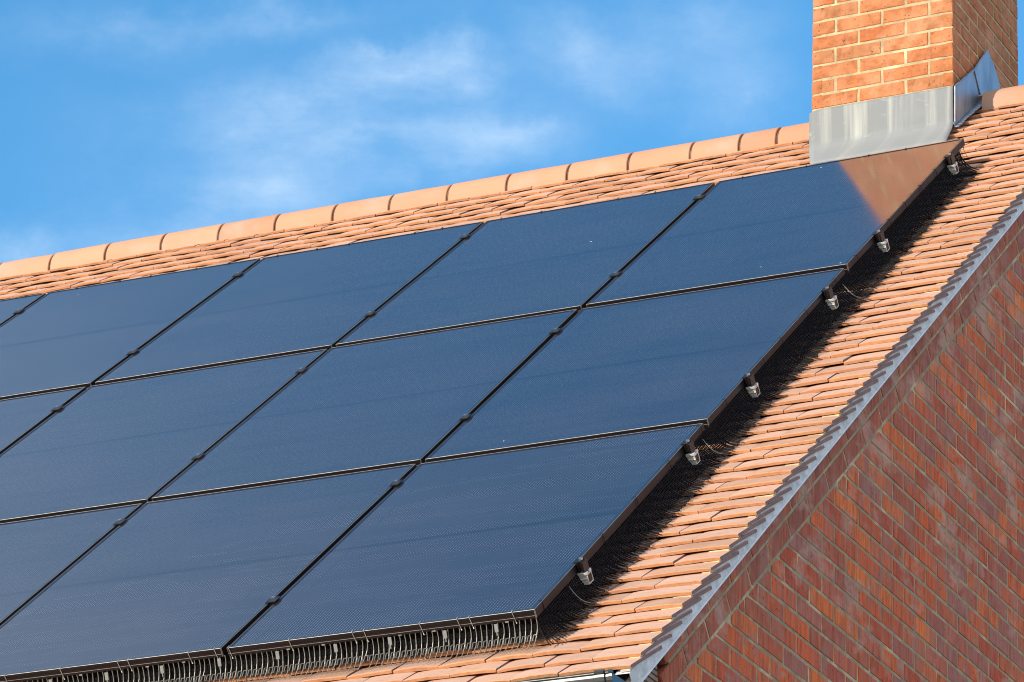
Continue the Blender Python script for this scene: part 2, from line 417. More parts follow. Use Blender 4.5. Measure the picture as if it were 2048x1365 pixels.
XW = .35
FY = -3.78     # front wall face
BYW = 2*APEX.y - FY
def rake_z(y, n):   # height of the plane at level n above/below the panel plane at horizontal y (front slope)
    # point RP(.,s,n): y=-CP s - SP n ; z=-SP s + CP n
    s = (-SP*n - y)/CP; return -SP*s + CP*n
def top_z(y, n):
    return rake_z(y, n) if y <= APEX.y else rake_z(2*APEX.y - y, n)
NW = T-.084-.152
def gable():
    b = MB(); ch = .0745; un = .2285; z0 = -2.3921
    ax = Vector((0, 1, 0)); ay = Vector((1, 0, 0)); az = Vector((0, 0, 1))
    cmin = int((-5.6 - z0)/ch)-1; cmax = int((1.2-z0)/ch)+1
    for c in range(cmin, cmax):
        zb = z0 + c*ch + .005; h = ch-.0098
        off = -1.2757 + (un/2 if c % 2 == 0 else 0) 
        k = math.floor((FY - off)/un)
        y = off + k*un
        while y < BYW:
            a = max(y+.0055, FY); e = min(y+un-.0055, BYW)
            y += un
            if e-a < .03: continue
            if min(top_z(a, NW), top_z(e, NW)) > zb+h+.0:
                brick_box(b, Vector((XW, a, zb)), ax, ay, az, e-a, h, .05)
            else:   # cut brick under the rake
                def hz(t): return min(zb+h, max(zb, top_z(t, NW)))
                ts = [a + (e-a)*i/6 for i in range(7)]
                tops = [hz(t) for t in ts]
                if max(tops) - zb < .012: continue
                keep = [i for i in range(7) if tops[i] > zb+.004]
                if len(keep) < 2: continue
                bot = [Vector((XW+.0005, ts[i], zb)) for i in keep]; tp = [Vector((XW+.0005, ts[i], tops[i])) for i in reversed(keep)]
                b.poly(bot+tp, 0, rv())
    # mortar sheet, recessed, and the rest of the wall down to the ground
    lowz = z0 + cmin*ch
    pts = [(FY, lowz), (BYW, lowz), (BYW, rake_z(FY, NW)), (APEX.y, rake_z(APEX.y, NW)), (FY, rake_z(FY, NW))]
    b.poly([Vector((XW-.0012, y, z)) for y, z in pts], 1)
    return b
gable().build('gable_wall', [M['gbrick'], M['gmortar']], house)

def rest_walls():
    k = NT('brickwork_far'); t = k.n('ShaderNodeTexBrick'); 
    m = k.n('ShaderNodeMapping'); g = k.n('ShaderNodeTexCoord'); k.l(g.outputs['UV'], m.inputs['Vector']); k.l(m.outputs[0], t.inputs['Vector'])
    t.inputs['Scale'].default_value = 1; t.inputs['Brick Width'].default_value = .2285; t.inputs['Row Height'].default_value = .0745; t.inputs['Mortar Size'].default_value = .005
    t.inputs['Color1'].default_value = (.36,.095,.045,1); t.inputs['Color2'].default_value = (.26,.09,.07,1); t.inputs['Mortar'].default_value = (.34,.29,.225,1)
    k.base(t.outputs['Color']); k.setp(Roughness=.9)
    def wall(name, pts, uvs):
        me = bpy.data.meshes.new(name); me.from_pydata([tuple(p) for p in pts], [], [tuple(range(len(pts)))])
        uv = me.uv_layers.new(name='UVMap')
        for i, q in enumerate(uvs): uv.data[i].uv = q
        me.materials.append(k.m); o = bpy.data.objects.new(name, me); col.objects.link(o); o.parent = house
    lz = -2.3921 + (int((-5.6+2.3921)/.0745)-1)*.0745 + .001
    wall('lower_gable_wall', [(XW, FY, GROUND), (XW, BYW, GROUND), (XW, BYW, lz), (XW, FY, lz)], [(FY+.13, GROUND), (BYW+.13, GROUND), (BYW+.13, lz), (FY+.13, lz)])
    e = rake_z(FY, NW)
    wall('front_wall', [(UL, FY, GROUND), (XW-.006, FY, GROUND), (XW-.006, FY, e), (UL, FY, e)], [(UL, GROUND), (XW, GROUND), (XW, e), (UL, e)])
    wall('rear_wall', [(XW-.006, BYW, GROUND), (UL, BYW, GROUND), (UL, BYW, e), (XW-.006, BYW, e)], [(UL, GROUND), (XW, GROUND), (XW, e), (UL, e)])
    wall('far_gable_wall', [(UL+.3, BYW, GROUND), (UL+.3, FY, GROUND), (UL+.3, FY, e), (UL+.3, APEX.y, rake_z(APEX.y, T-.13)), (UL+.3, BYW, e)],
         [(BYW, GROUND), (FY, GROUND), (FY, e), (APEX.y, .4), (BYW, e)])
rest_walls()

def corbels():
    # two courses that follow the rake, each oversailing the one below
    for ci, (n1, n0, xo, mt) in enumerate(((T-.088, T-.088-.064, .3565, 0), (T-.088-.076, T-.088-.076-.068, .353, 0))):
        b = MB(); L = .2275
        s = 5.18 + (.06 if ci else 0)
        while s > -1.2:
            l = L-.009; jw = lambda: U(-.003, .003)
            o = RP(xo, s, n0+jw()*.5)
            if s - l > -1.16:
                brick_box(b, o, -ES, Vector((1,0,0)), EN, l, n1-n0, .12, 0, .002, .003, (.36, .48) if R() < .6 else (.68, .8))
            s -= L
        # mortar behind
        b.rbox(.2, xo-.0015, -1.17, 5.155, n0-.010, n1+.0035, 1)
        b.build('raking_corbel', [M['kbrick'], M['gmortar']], house)
        # rear half, plain
    b = MB(); AY, AZ = APEX.y, APEX.z
    def BP(x, s, nn): return Vector((x, AY + CP*s + SP*nn, AZ - SP*s + CP*nn))
    b.hexa([BP(.2, 6.3, -.236), BP(.374, 6.3, -.236), BP(.374, .03, -.236), BP(.2, .03, -.236), BP(.2, 6.3, -.086), BP(.374, 6.3, -.086), BP(.374, .03, -.086), BP(.2, .03, -.086)], 0, rv())
    b.build('rear_raking_corbel', M['kbrick'], house)
corbels()

def kneeler():
    b = MB(); y1 = FY - .003; zz = rake_z(FY, T-.095); z = zz
    X1 = .344
    i = 0
    while z > zz-.75:
        # each slip of clay steps back toward the wall as it goes down
        y0 = max(-4.30, y1 - .47 + max(0, (zz-.36 - z))*1.1)
        # clip below the rake plane
        yr = y0
        while rake_z(yr, T-.088) < z and yr < y1: yr += .004
        if yr < y1-.02 and y0 < y1-.02:
            x = X1 + U(-.003, .003)
            b.box(Vector((x-.3, yr, z-.0135)), Vector((.3, 0, 0)), Vector((0, y1-yr, 0)), Vector((0, 0, .0135)), 0, rv())
            b.box(Vector((x-.3, yr+.004, z-.0205)), Vector((.293, 0, 0)), Vector((0, y1-yr-.004, 0)), Vector((0, 0, .0068)), 1, rv())
        z -= .0205; i += 1
    b.build('tile_kneeler', [M['reveal'], M['gmortar']], house)
kneeler()

# ---------------------------------------------------------------- chimney
def chimney():
    b = MB(); ch = .0749; z0 = .5807 - .0749*3; w = XR-XL; un = w/3
    X = Vector((1,0,0)); Y = Vector((0,1,0)); Z = Vector((0,0,1))
    d = YB-YC; und = d/4
    for c in range(0, 26):
        zb = z0 + c*ch + .005; h = ch-.0098; par = c % 2
        # out-sailing top courses
        o = 0.0 if c < 21 else (.02 if c in (21, 25) else .04)
        for (org, a, nrm, n, uu) in ((Vector((XL-o, YC-o, 0)), X, -Y, 3, (w+2*o)/3), (Vector((XR+o, YC-o, 0)), Y, X, 4, (d+2*o)/4),
                                    (Vector((XR+o, YB+o, 0)), -X, Y, 3, (w+2*o)/3), (Vector((XL-o, YB+o, 0)), -Y, -X, 4, (d+2*o)/4)):
            # front: whole bricks on odd rows; header at each end on the other rows
            full = (par == 1) == (n == 3)
            cuts = [i*uu for i in range(n+1)] if full else [0, uu/2] + [uu/2 + uu*i for i in range(1, n)] + [n*uu]
            for i in range(len(cuts)-1):
                a0 = cuts[i] + (.005 if i else 0); a1 = cuts[i+1] - (.005 if i < len(cuts)-2 else 0)
                brick_box(b, org + a*a0 + Z*zb, a, nrm, Z, a1-a0, h, .045, 0)
    e = .0016
    b.box(Vector((XL+e, YC+e, -.25)), Vector((w-2*e, 0, 0)), Vector((0, d-2*e, 0)), Vector((0, 0, z0+26*ch+.25)), 1)
    b.box(Vector((XL-.035, YC-.035, z0+21*ch+.004)), Vector((w+.07, 0, 0)), Vector((0, d+.07, 0)), Vector((0, 0, 4*ch)), 1)
    o = b.build('chimney', [M['cbrick'], M['cmortar']], house)
    for yy in (YC+.25, YB-.25):
        p = MB(); ztop = z0+26*ch; prof = [(.15, -.02), (.13, .03), (.105, .05), (.10, .26), (.118, .27), (.118, .30), (.085, .30), (.085, .0)]
        cx = (XL+XR)/2; k = 20; vs = []; fs = []
        for r_, hh in prof:
            for j in range(k): vs.append(Vector((cx+r_*math.cos(2*math.pi*j/k), yy+r_*math.sin(2*math.pi*j/k), ztop+hh)))
        for i in range(len(prof)-1):
            for j in range(k): fs.append((i*k+j, i*k+(j+1)%k, (i+1)*k+(j+1)%k, (i+1)*k+j))
        p.idx(vs, fs, 0); p.build('chimney_pot', M['pot'], o, smooth=False)
    # lead apron across the front, dressed down and out over the tiles
    f = MB(); nx = 26; y0 = YC-.008; zt = .575
    a = XL-.008; c = XR+.004
    prof = []       # (y, z) down the face, round the bend, out over the tiles
    zr = lambda y, n: rake_z(y, n)
    zb0 = zr(y0, T+.02) + .022
    for j in range(10): prof.append((y0, zt + (zb0-zt)*j/9))
    for j in range(1, 8):
        t_ = j/7; yq = y0 - .036*t_**1.6; prof.append((yq, zb0*(1-t_)**2 + 2*t_*(1-t_)*(zb0-.02) + t_*t_*zr(y0-.036, T+.016)))
    for j in range(1, 5): yq = y0-.036-.043*j; prof.append((yq, zr(yq, T+.016)))
    grid = []
    for j, (yy, zz) in enumerate(prof):
        for i in range(nx+1):
            q = y0-yy; aa = a + .44*q; cc = c + .20*q
            x = aa + (cc-aa)*i/nx; z = zz
            if j == 0 and i == 0: z -= .012
            if j == 0 and i == 1: z -= .003
            wv = .0022*mnoise.noise(Vector((x*7, z*5, 3))) + .001*mnoise.noise(Vector((x*30, z*14, 9)))
            grid.append(Vector((x, yy - .003 + wv, z + .002*mnoise.noise(Vector((x*9, 0, 1)))*(j == 0) + (wv*1.2 if j > 12 else 0))))
    fs = [((j+1)*(nx+1)+i, (j+1)*(nx+1)+i+1, j*(nx+1)+i+1, j*(nx+1)+i) for j in range(len(prof)-1) for i in range(nx)]
    f.idx(grid, fs, 0)
    ap = f.build('front_flashing', M['lead'], o, smooth=True); sm = ap.modifiers.new('t', 'SOLIDIFY'); sm.thickness = .0025; sm.offset = 0
    # folded edge strips: left welt and top tuck
    # side flashing: two sheets, the upper one lapping the lower
    def sheet(name, pts, x, warp):
        g = MB(); n = len(pts)
        cyy = sum(p[0] for p in pts)/n; czz = sum(p[1] for p in pts)/n
        P = [Vector((x + warp*mnoise.noise(Vector((p[0]*8, p[1]*8, 1))), p[0], p[1])) for p in pts]
        g.poly(P, 0); o2 = g.build(name, M['lead2'], o); s_ = o2.modifiers.new('t', 'SOLIDIFY'); s_.thickness = .004; s_.offset = 1
        return o2
    def rz(y): return rake_z(y, T+.006)
    sheet('side_flashing', [(YC-.008, rz(YC-.008)), (.95, rz(.945)), (.965, .70), (.93, .83), (.865, .786), (.612, .586), (YC-.008, .574)], XR+.009, .003)
    sheet('side_flashing', [(.925, rz(.915)+.03), (.945, rz(.935)+.01), (1.20, .63), (1.19, .80), (1.163, .860), (1.10, .91), (1.0175, .952), (.84, .765), (.905, .69)], XR+.015, .002)
    # welt along the raking top edge
    wv = MB(); wv.tube([Vector((XR+.012, .60, .574)), Vector((XR+.013, .72, .672)), Vector((XR+.014, .85, .776)), Vector((XR+.016, 1.017, .950))], .006, 6)
    wv.build('flashing_welt', M['lead2'], o)
    # foot of the side sheet dressed out over the tiles
    g = MB(); pr = []
    N = 12
    for i in range(N+1):
        y = YC-.02 + .33*i/N; out = .030 + .03*i/N + U(-.004, .004)
        zt_ = rake_z(y, T+.010)
        pr.append((Vector((XR+.006, y, zt_+.03)), Vector((XR+.012, y, zt_+.006)), Vector((XR+out, y, zt_+.001))))
    for i in range(N):
        p, q = pr[i], pr[i+1]
        g.quad(p[0], p[1], q[1], q[0]); g.quad(p[1], p[2], q[2], q[1])
    o3 = g.build('flashing_foot', M['lead2'], o, smooth=True); s_ = o3.modifiers.new('t', 'SOLIDIFY'); s_.thickness = .003; s_.offset = 1
chimney()

# ---------------------------------------------------------------- gutter
def gutter():
    nose = RP(0, S_LAST, T); cy = nose.y - .10 + .057; cz = nose.z - .056
    b = MB(); x0, x1 = UL, .383; k = 16
    def arc(x, r): return [Vector((x, cy + r*math.cos(math.pi + math.pi*i/k), cz + r*math.sin(math.pi + math.pi*i/k))) for i in range(k+1)]
    A, Bq, C_, D = arc(x0, .057), arc(x1, .057), arc(x0, .053), arc(x1, .053)
    for i in range(k):
        b.quad(A[i], A[i+1], Bq[i+1], Bq[i]); b.quad(C_[i+1], C_[i], D[i], D[i+1])
    b.tube([Vector((x0, cy-.056, cz+.002)), Vector((x1, cy-.056, cz+.002))], .0055, 8)
    g = b.build('gutter', M['gut'], house, smooth=True); g.modifiers.new('e', 'EDGE_SPLIT').split_angle = math.radians(50)
    # stop end and union bracket
    e = MB(); a1, a2 = arc(x1-.002, .061), arc(x1+.010, .061)
    for i in range(k): e.quad(a1[i], a1[i+1], a2[i+1], a2[i])
    e.poly(a2); e.poly(list(reversed(a1)))
    e.tube([Vector((x1-.002, cy-.058, cz+.003)), Vector((x1+.010, cy-.058, cz+.003))], .008, 8)
    e.build('stop_end', M['gut'], g)
    for xx in (.335, -.33, -1.2, -2.1):
        w = .032 if xx > 0 else .022
        q = MB(); a1, a2 = arc(xx, .0625), arc(xx+w, .0625)
        for i in range(k): q.quad(a1[i], a1[i+1], a2[i+1], a2[i])
        q.tube([Vector((xx, cy-.060, cz+.004)), Vector((xx+w, cy-.060, cz+.004))], .009, 8)
        q.poly(a2); q.poly(list(reversed(a1)))
        q.build('gutter_bracket', M['gut'], g)
    f = MB(); f.box(Vector((UL, FY-.30, cz-.17)), Vector((XW-.02-UL, 0, 0)), Vector((0, .02, 0)), Vector((0, 0, .17)))
    f.box(Vector((UL, FY-.28, cz-.17)), Vector((XW-.02-UL-.02, 0, 0)), Vector((0, .28, 0)), Vector((0, 0, .015)))
    f.build('fascia', M['gut'], house)
gutter()

# ---------------------------------------------------------------- solar panels
# grid nodes measured on the array: for each horizontal line (bottom edge of a row), u of every upright edge and v along it
UE = {0: [(0, -1.131), (-1.157, -2.273), (-2.293, -3.436), (-3.457, -4.619), (-4.640, -5.78)],
      1: [(-.008, -1.146), (-1.170, -2.299), (-2.319, -3.468), (-3.492, -4.650), (-4.672, -5.81)],
      2: [(-.004, -1.135), (-1.153, -2.300), (-2.320, -3.470), (-3.492, -4.650)],
      3: [(.002, -1.127), (-1.149, -2.290), (-2.312, -3.46)]}
VE = {0: lambda u: .012 + (.010*math.sin(-u*.9)) - .022*math.exp(u*2.2) + max(0, -u-3)*-.018,
      1: lambda u: 1.713 + .012*math.exp(u*2.5), 2: lambda u: 3.494, 3: lambda u: 5.271}
def edgeu(line, c, side):
    L = UE[line]; return L[c][side] if c < len(L) else UE[1][c][side]
FD = .030
ordrow = ['top', 'middle', 'bottom']; ordcol = ['rightmost', 'second from right', 'third from right', 'fourth from right', 'fifth from right']
LAB = {
 (0,0): 'black solar panel below the lead flashing, orange chimney mirrored in its corner',
 (0,1): 'solar panel of the top row just left of the one under the chimney',
 (0,2): 'solar panel in the middle of the top row, third one left from the chimney',
 (0,3): 'second solar panel from the left edge of the photo in the top row',
 (0,4): 'sliver of solar panel cut off by the left edge, topmost at far left',
 (1,0): 'rightmost solar panel of the middle row, open roof tiles beside it',
 (1,1): 'whole solar panel in the middle row, second one from the tiled verge side',
 (1,2): 'third solar panel from the right in the middle row, between whole panels above and below',
 (1,3): 'cut off solar panel at the left edge of the photo in the middle row',
 (2,0): 'solar panel at the lower right corner of the array above the wire guard',
 (2,1): 'second solar panel from the right in the bottom row, bottom edge fringed with wires',
 (2,2): 'solar panel in the lower left corner of the photo, bottom row'}
def quadmap(c00, c10, c11, c01):
    def f(a, b):
        u = (c00[0]*(1-a)+c10[0]*a)*(1-b) + (c01[0]*(1-a)+c11[0]*a)*b
        v = (c00[1]*(1-a)+c10[1]*a)*(1-b) + (c01[1]*(1-a)+c11[1]*a)*b
        return u, v
    return f
def panel(r, c):
    gap = .046
    def corner(line, side, add):
        u = edgeu(line, c, side); return (u, VE[line](u) + add)
    tl = corner(r, 1, gap if r else 0); tr = corner(r, 0, gap if r else 0); bl = corner(r+1, 1, 0); br = corner(r+1, 0, 0)
    if r == 0: pass
    q = quadmap(tl, tr, br, bl)
    W, H = tr[0]-tl[0], bl[1]-tl[1]
    root = empty('solar_panel', LAB[(r, c)], 'solar panel', 'black solar panels on the tiled roof')
    root.location = RP(*q(.5, .5), -FD)
    dn = U(-.0015, .0015)
    def PT(x, y, n):       # x,y metres from the top-left corner
        u, v = q(x/W, y/H); return RP(u, v, n+dn) - root.location
    f = MB(); lip = .011; tr_ = .0009
    O = [(0, 0), (W, 0), (W, H), (0, H)]
    def ins(d): return [(d, d), (W-d, d), (W-d, H-d), (d, H-d)]
    lev = [(O, -FD, 0), (O, -tr_, 0), (ins(tr_), 0, 1), (ins(.0042), 0, 0), (ins(lip), 0, 2), (ins(lip), -.003, 0)]
    for a in range(len(lev)-1):
        P0, n0, _ = lev[a]; P1, n1, mi = lev[a+1]
        for i in range(4):
            j = (i+1) % 4
            f.quad(PT(*P0[i], n0), PT(*P1[i], n1), PT(*P1[j], n1), PT(*P0[j], n0), 1 if (a == 2 and i == 0) else mi)  # upper lip painted pale as a highlight line
    for i in range(4):          # bottom flange
        j = (i+1) % 4; I2 = ins(.028)
        f.quad(PT(*O[i], -FD), PT(*O[j], -FD), PT(*I2[j], -FD), PT(*I2[i], -FD), 0)
    # mitre joint lines at the two lower corners, raised a hair, and the bead that runs along the lower face
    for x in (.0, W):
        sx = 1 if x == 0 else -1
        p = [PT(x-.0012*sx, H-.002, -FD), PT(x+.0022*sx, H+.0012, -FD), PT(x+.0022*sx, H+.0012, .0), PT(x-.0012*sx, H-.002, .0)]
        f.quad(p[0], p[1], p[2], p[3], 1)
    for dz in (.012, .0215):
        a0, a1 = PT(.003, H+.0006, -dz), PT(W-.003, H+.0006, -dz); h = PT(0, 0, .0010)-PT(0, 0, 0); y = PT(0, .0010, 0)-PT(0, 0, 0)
        f.box(a0, a1-a0, y, h, 1 if dz > .02 else 0)  # lower bead painted pale, a highlight put into its colour
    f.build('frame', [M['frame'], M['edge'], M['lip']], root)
    # laminate
    g = MB(); nx, ny = 6, 8; me_uv = []
    for j in range(ny):
        for i in range(nx):
            xs = [lip + (W-2*lip)*t for t in (i/nx, (i+1)/nx)]; ys = [lip + (H-2*lip)*t for t in (j/ny, (j+1)/ny)]
            g.quad(PT(xs[0], ys[1], -.0022), PT(xs[1], ys[1], -.0022), PT(xs[1], ys[0], -.0022), PT(xs[0], ys[0], -.0022))
            me_uv += [(xs[0], ys[1]), (xs[1], ys[1]), (xs[1], ys[0]), (xs[0], ys[0])]
    o = g.build('glass', M['glass'], root)
    uv = o.data.uv_layers.new(name='panel')
    for i, w_ in enumerate(me_uv): uv.data[i].uv = (w_[0], w_[1]*1.72/H)
    # backsheet closes the underside
    bk = MB(); bk.quad(PT(.012, .012, -.008), PT(W-.012, .012, -.008), PT(W-.012, H-.012, -.008), PT(.012, H-.012, -.008))
    bk.build('backsheet', M['wire'], root)
for r, n in ((0, 5), (1, 4), (2, 3)):
    for c in range(n): panel(r, c)

# ---------------------------------------------------------------- rails and clamps
RS = [.262, 1.330, 2.048, 3.052, 3.750, 4.862]
RLAB = ['topmost silver rail end, just below the brown reflection and the chimney',
        'second silver rail end from the top, at the foot of the brown reflection',
        'third silver rail end from the top, just below the upper row joint',
        'fourth silver rail end from the top, halfway down the right edge of the panels',
        'fifth silver rail end from the top, below the lower row joint and sunlit streak',
        'lowest and largest looking silver rail end near the bottom corner of the panels']
def rail(i):
    s = RS[i]; root = empty('mounting_rail', RLAB[i], 'rail', 'aluminium rails carrying the panels'); root.location = RP(0, s, -.08)
    L0 = root.location; row = i//2
    def bx(b, u0, u1, s0, s1, n0, n1, mi=0):
        b.hexa([p - L0 for p in (RP(u0,s1,n0),RP(u1,s1,n0),RP(u1,s0,n0),RP(u0,s0,n0),RP(u0,s1,n1),RP(u1,s1,n1),RP(u1,s0,n1),RP(u0,s0,n1))], mi)
    ul = [-7.0, -4.66, -3.47][row] + .05; ur = .031
    b = MB(); w = .020; h0, h1 = -FD-.048, -FD-.002; t = .0026
    # hollow section: floor, two webs, ribbed upper flanges with a slot
    bx(b, ul, ur, s-w, s+w, h0, h0+t); bx(b, ul, ur, s+w-t, s+w, h0+t, h1-.012); bx(b, ul, ur, s-w, s-w+t, h0+t, h1-.012)
    bx(b, ul, ur, s-w, s+w, h1-.0145, h1-.012); bx(b, ul, ur, s+.007, s+w+.003, h1-.012, h1-.003); bx(b, ul, ur, s-w-.003, s-.007, h1-.012, h1-.003)
    bx(b, ul, ur, s+w, s+w+.003, h0+.018, h0+.022)
    b.build('channel', M['alu'], root, bevel=.0008)
    pl = MB(); bx(pl, ur-.05, ur-.003, s-w+t+.0003, s+w-t-.0003, h0+t+.0003, h1-.0148); pl.build('end_plug', M['clamp'], root)
    # end clamp
    e = MB(); us = edgeu(row if i % 2 == 0 else row+1, 0, 0)*.5
    bx(e, us-.009, us+.018, s-.019, s+.019, .0008, .0045); bx(e, us+.003, us+.008, s-.022, s+.022, -FD-.004, .0008)
    bx(e, us+.025, us+.018, s-.022, s+.022, -FD-.006, .0008); bx(e, us+.003, us+.018, s-.022, s+.022, -FD-.010, -FD-.006)
    ec = e.build('end_clamp', M['clamp'], root, bevel=.0008)
    q = MB(); q.cyl(RP(us+.013, s, .0045)-L0, EN, .0068, .007, 10); q.build('bolt', M['bolt'], ec)
    ncol = [5, 4, 3][row]
    for c in range(ncol-1):
        f = (s - (0, 1.74, 3.52)[row]) / 1.74
        r0 = edgeu(row, c, 1)*(1-f) + edgeu(row+1, c, 1)*f; l0 = edgeu(row, c+1, 0)*(1-f) + edgeu(row+1, c+1, 0)*f
        m = (r0+l0)/2; e = MB()
        bx(e, l0-.009, r0+.009, s-.025, s+.025, .0022, .0062); bx(e, l0+.003, r0-.003, s-.022, s+.022, -FD, .0022)
        mc = e.build('mid_clamp', M['clamp'], root, bevel=.0008)
        q = MB(); q.cyl(RP(m, s-.004, .0062)-L0, EN, .0068, .007, 10); q.build('bolt', M['bolt'], mc)
for i in range(6): rail(i)

# ---------------------------------------------------------------- bird guards
def guard_curve(k=9, reach=.098, fall=.083, bow=.35):
    """(out, down) pairs from the frame to the tiles: falls first, then sweeps outward"""
    pts = []
    for i in range(k):
        t = i/(k-1); pts.append((reach*(t**1.9), -fall*(1-(1-t)**1.45)))
    return pts
def bottom_guard():
    root = empty('wire_guard', 'row of curved wires hanging from the bottom frame edge down to the tiles', 'bird guard', 'bird proofing round the panels')
    L0 = RP(-1.2, 5.27, T); root.location = L0
    b = MB(); pitch = .0197; u = -.002; cv = guard_curve(9, .066, .084)
    us = []
    while u > -3.5: us.append(u); u -= pitch
    sN = lambda u_: VE[3](u_) - .003
    ends = []
    for i, u_ in enumerate(us):
        dx = -.008 + U(-.002, .002); odd = (i % 31 in (0,)) and i > 3
        if odd: dx -= .022
        fl = U(.98, 1.02)
        pts = [RP(u_ + dx*(t/8)**1.5 + .0015*math.sin(t*.8+i), sN(u_)+o*fl, -FD+.004+d - L0.dot(EN)*0) - L0 for t, (o, d) in enumerate(cv)]
        b.tube(pts, .00155, 5)
    # stiff crimped wire woven across about two thirds of the way down
    cr = []
    def at(u_, t):
        t = max(0, min(8, t)); i = min(7, int(t)); f = t-i; o = cv[i][0]*(1-f)+cv[i+1][0]*f; d = cv[i][1]*(1-f)+cv[i+1][1]*f
        return RP(u_ - .008*(t/8)**1.5, sN(u_)+o+.0022, -FD+.004+d+.0022) - L0
    for i in range(len(us)-1):
        a = us[i]; cr += [at(a-.001, 4.3), at(a-.0095, 4.3), at(a-.0105, 5.7), at(a-.0165, 5.7), at(a-.0175, 4.3)]
    b.tube(cr, .0017, 4)
    b.build('wire_mesh', M['wire2'], root)
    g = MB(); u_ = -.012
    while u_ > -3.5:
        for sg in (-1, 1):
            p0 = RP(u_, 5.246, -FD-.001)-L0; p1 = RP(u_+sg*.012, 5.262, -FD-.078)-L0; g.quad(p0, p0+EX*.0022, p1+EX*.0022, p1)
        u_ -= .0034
    g.build('shade_slats', M['wire'], root)  # black slats added behind the wires, standing in for shade under the panels
    for u_ in (-.035, -.33, -.47, -.86, -1.115, -1.180, -1.33 , -1.60, -1.74, -2.05, -2.26, -2.40):
        pass
    # clips hooked over the frame and the grey hook tags
    for px in CLIPS:
        c = MB(); e = VE[3](px)
        pts = [RP(px-.003, e-.010, .0022), RP(px-.003, e-.002, .0026), RP(px-.002, e+.0025, .001), RP(px+.001, e+.0028, -.015), RP(px+.004, e+.003, -FD-.004), RP(px+.006, e+.006, -FD-.009), RP(px+.009, e+.006, -FD-.007)]
        c.tube([p-L0 for p in pts], .0013, 5); c.build('clip', M['edge'], root)
    for px in TAGS:
        c = MB(); e = VE[3](px)
        o = RP(px-.0065, e+.003, -FD-.003) - L0
        dn_ = (ES*.30 - EN*1.0).normalized(); out = (ES + EN*.30).normalized()
        c.box(o, EX*.013, dn_*.026, out*.002); c.box(o+dn_*.026+EX*.0045, EX*.004, dn_*.012, out*.002)
        c.build('hook_tag', M['tagm'], root, bevel=.0006)
    for px in FLEX:
        c = MB(); e = VE[3](px); c.rbox(px-.006, px+.006, e+.0005, e+.003, -FD-.003, -FD+.0005); 
        c.v = [tuple(Vector(v)-L0) for v in c.v]; c.build('hook_end', M['edge'], root)
CLIPS = []; TAGS = []; FLEX = []
def px2u(x, y):   # points along the lower frame edge, measured left to right
    return x
# positions along the lower edge in metres
CLIPS = [-.075, -.228, -.272, -.408, -.612, -.655, -.890, -1.118, -1.172, -1.272, -1.505, -1.545, -1.77, -1.99, -2.20]
TAGS = [-.143, -.327, -.528, -.728, -.945, -1.165, -1.385, -1.60, -1.82, -2.04]
FLEX = [-.103, -.366, -.490, -.772, -.903, -1.30, -1.44, -1.70, -1.95]
bottom_guard()

def side_guard():
    root = empty('wire_guard', 'dark wire mesh skirt along the right edge of the panels, shadow beneath', 'bird guard', 'bird proofing round the panels')
    L0 = RP(0.05, 2.6, T); root.location = L0
    b = MB(); pitch = .0122; cv = guard_curve(8, .080, .087); s = 5.262; i = 0
    rowsP = [[] for _ in range(11)]
    while s > .07:
        drift = .030 if s < .30 else .012
        sag = .006*mnoise.noise(Vector((s*3, 0, 4))); re = 1 + .20*mnoise.noise(Vector((s*2.2, 7, 1))) + U(-.06, .16)
        if s < .2: re *= .75 + s*1.2
        turn = 0
        if s > 5.10: turn = (s-5.10)/.16      # the corner fans out down-slope
        def pt(t):
            j = min(6, int(t)); f = t-j; o = cv[j][0]*(1-f)+cv[j+1][0]*f; d = cv[j][1]*(1-f)+cv[j+1][1]*f
            dirx = math.cos(turn*.95); dirs = math.sin(turn*.95)
            return RP(-.004 + o*re*dirx, s + .004*t/7 + drift*(t/7)**2 + o*dirs*.55, -FD+.003+d + sag*(t/7)) - L0
        b.tube([pt(t) for t in range(8)], .0023, 4, cap=False)
        for k_, t in enumerate((.3, .8, 1.3, 1.8, 2.3, 2.8, 3.3, 3.8, 4.3, 4.75, 5.2)): rowsP[k_].append(pt(t))
        s -= pitch; i += 1
    for rp in rowsP: b.tube(rp, .0022, 4, cap=False)
    b.build('wire_mesh', M['wire'], root)
    for s_ in (5.20, 4.62, 4.28, 3.93, 3.58, 3.30, 2.85, 2.62, 2.30, 1.92, 1.62, 1.15, .92, .68, .45):
        c = MB(); c.tube([RP(-.010, s_, .002)-L0, RP(.001, s_, .0022)-L0, RP(.0025, s_+.001, -.014)-L0, RP(.004, s_+.004, -FD-.006)-L0, RP(.010, s_+.006, -FD-.012)-L0], .0012, 5)
        c.build('clip', M['wire'], root)
    # two loose cable ends that hang by the row joints
    for s_, l in ((3.60, .11), (4.98, .10), (1.86, .09)):
        c = MB(); pts = []
        for j in range(7):
            t = j/6; pts.append(RP(.004 + .06*t, s_ + .03*math.sin(t*3), -FD-.012 - .055*t + .008*math.sin(t*5))-L0)
        c.tube(pts, .0016, 5); c.build('cable_tie', M['tagm'], root)
side_guard()

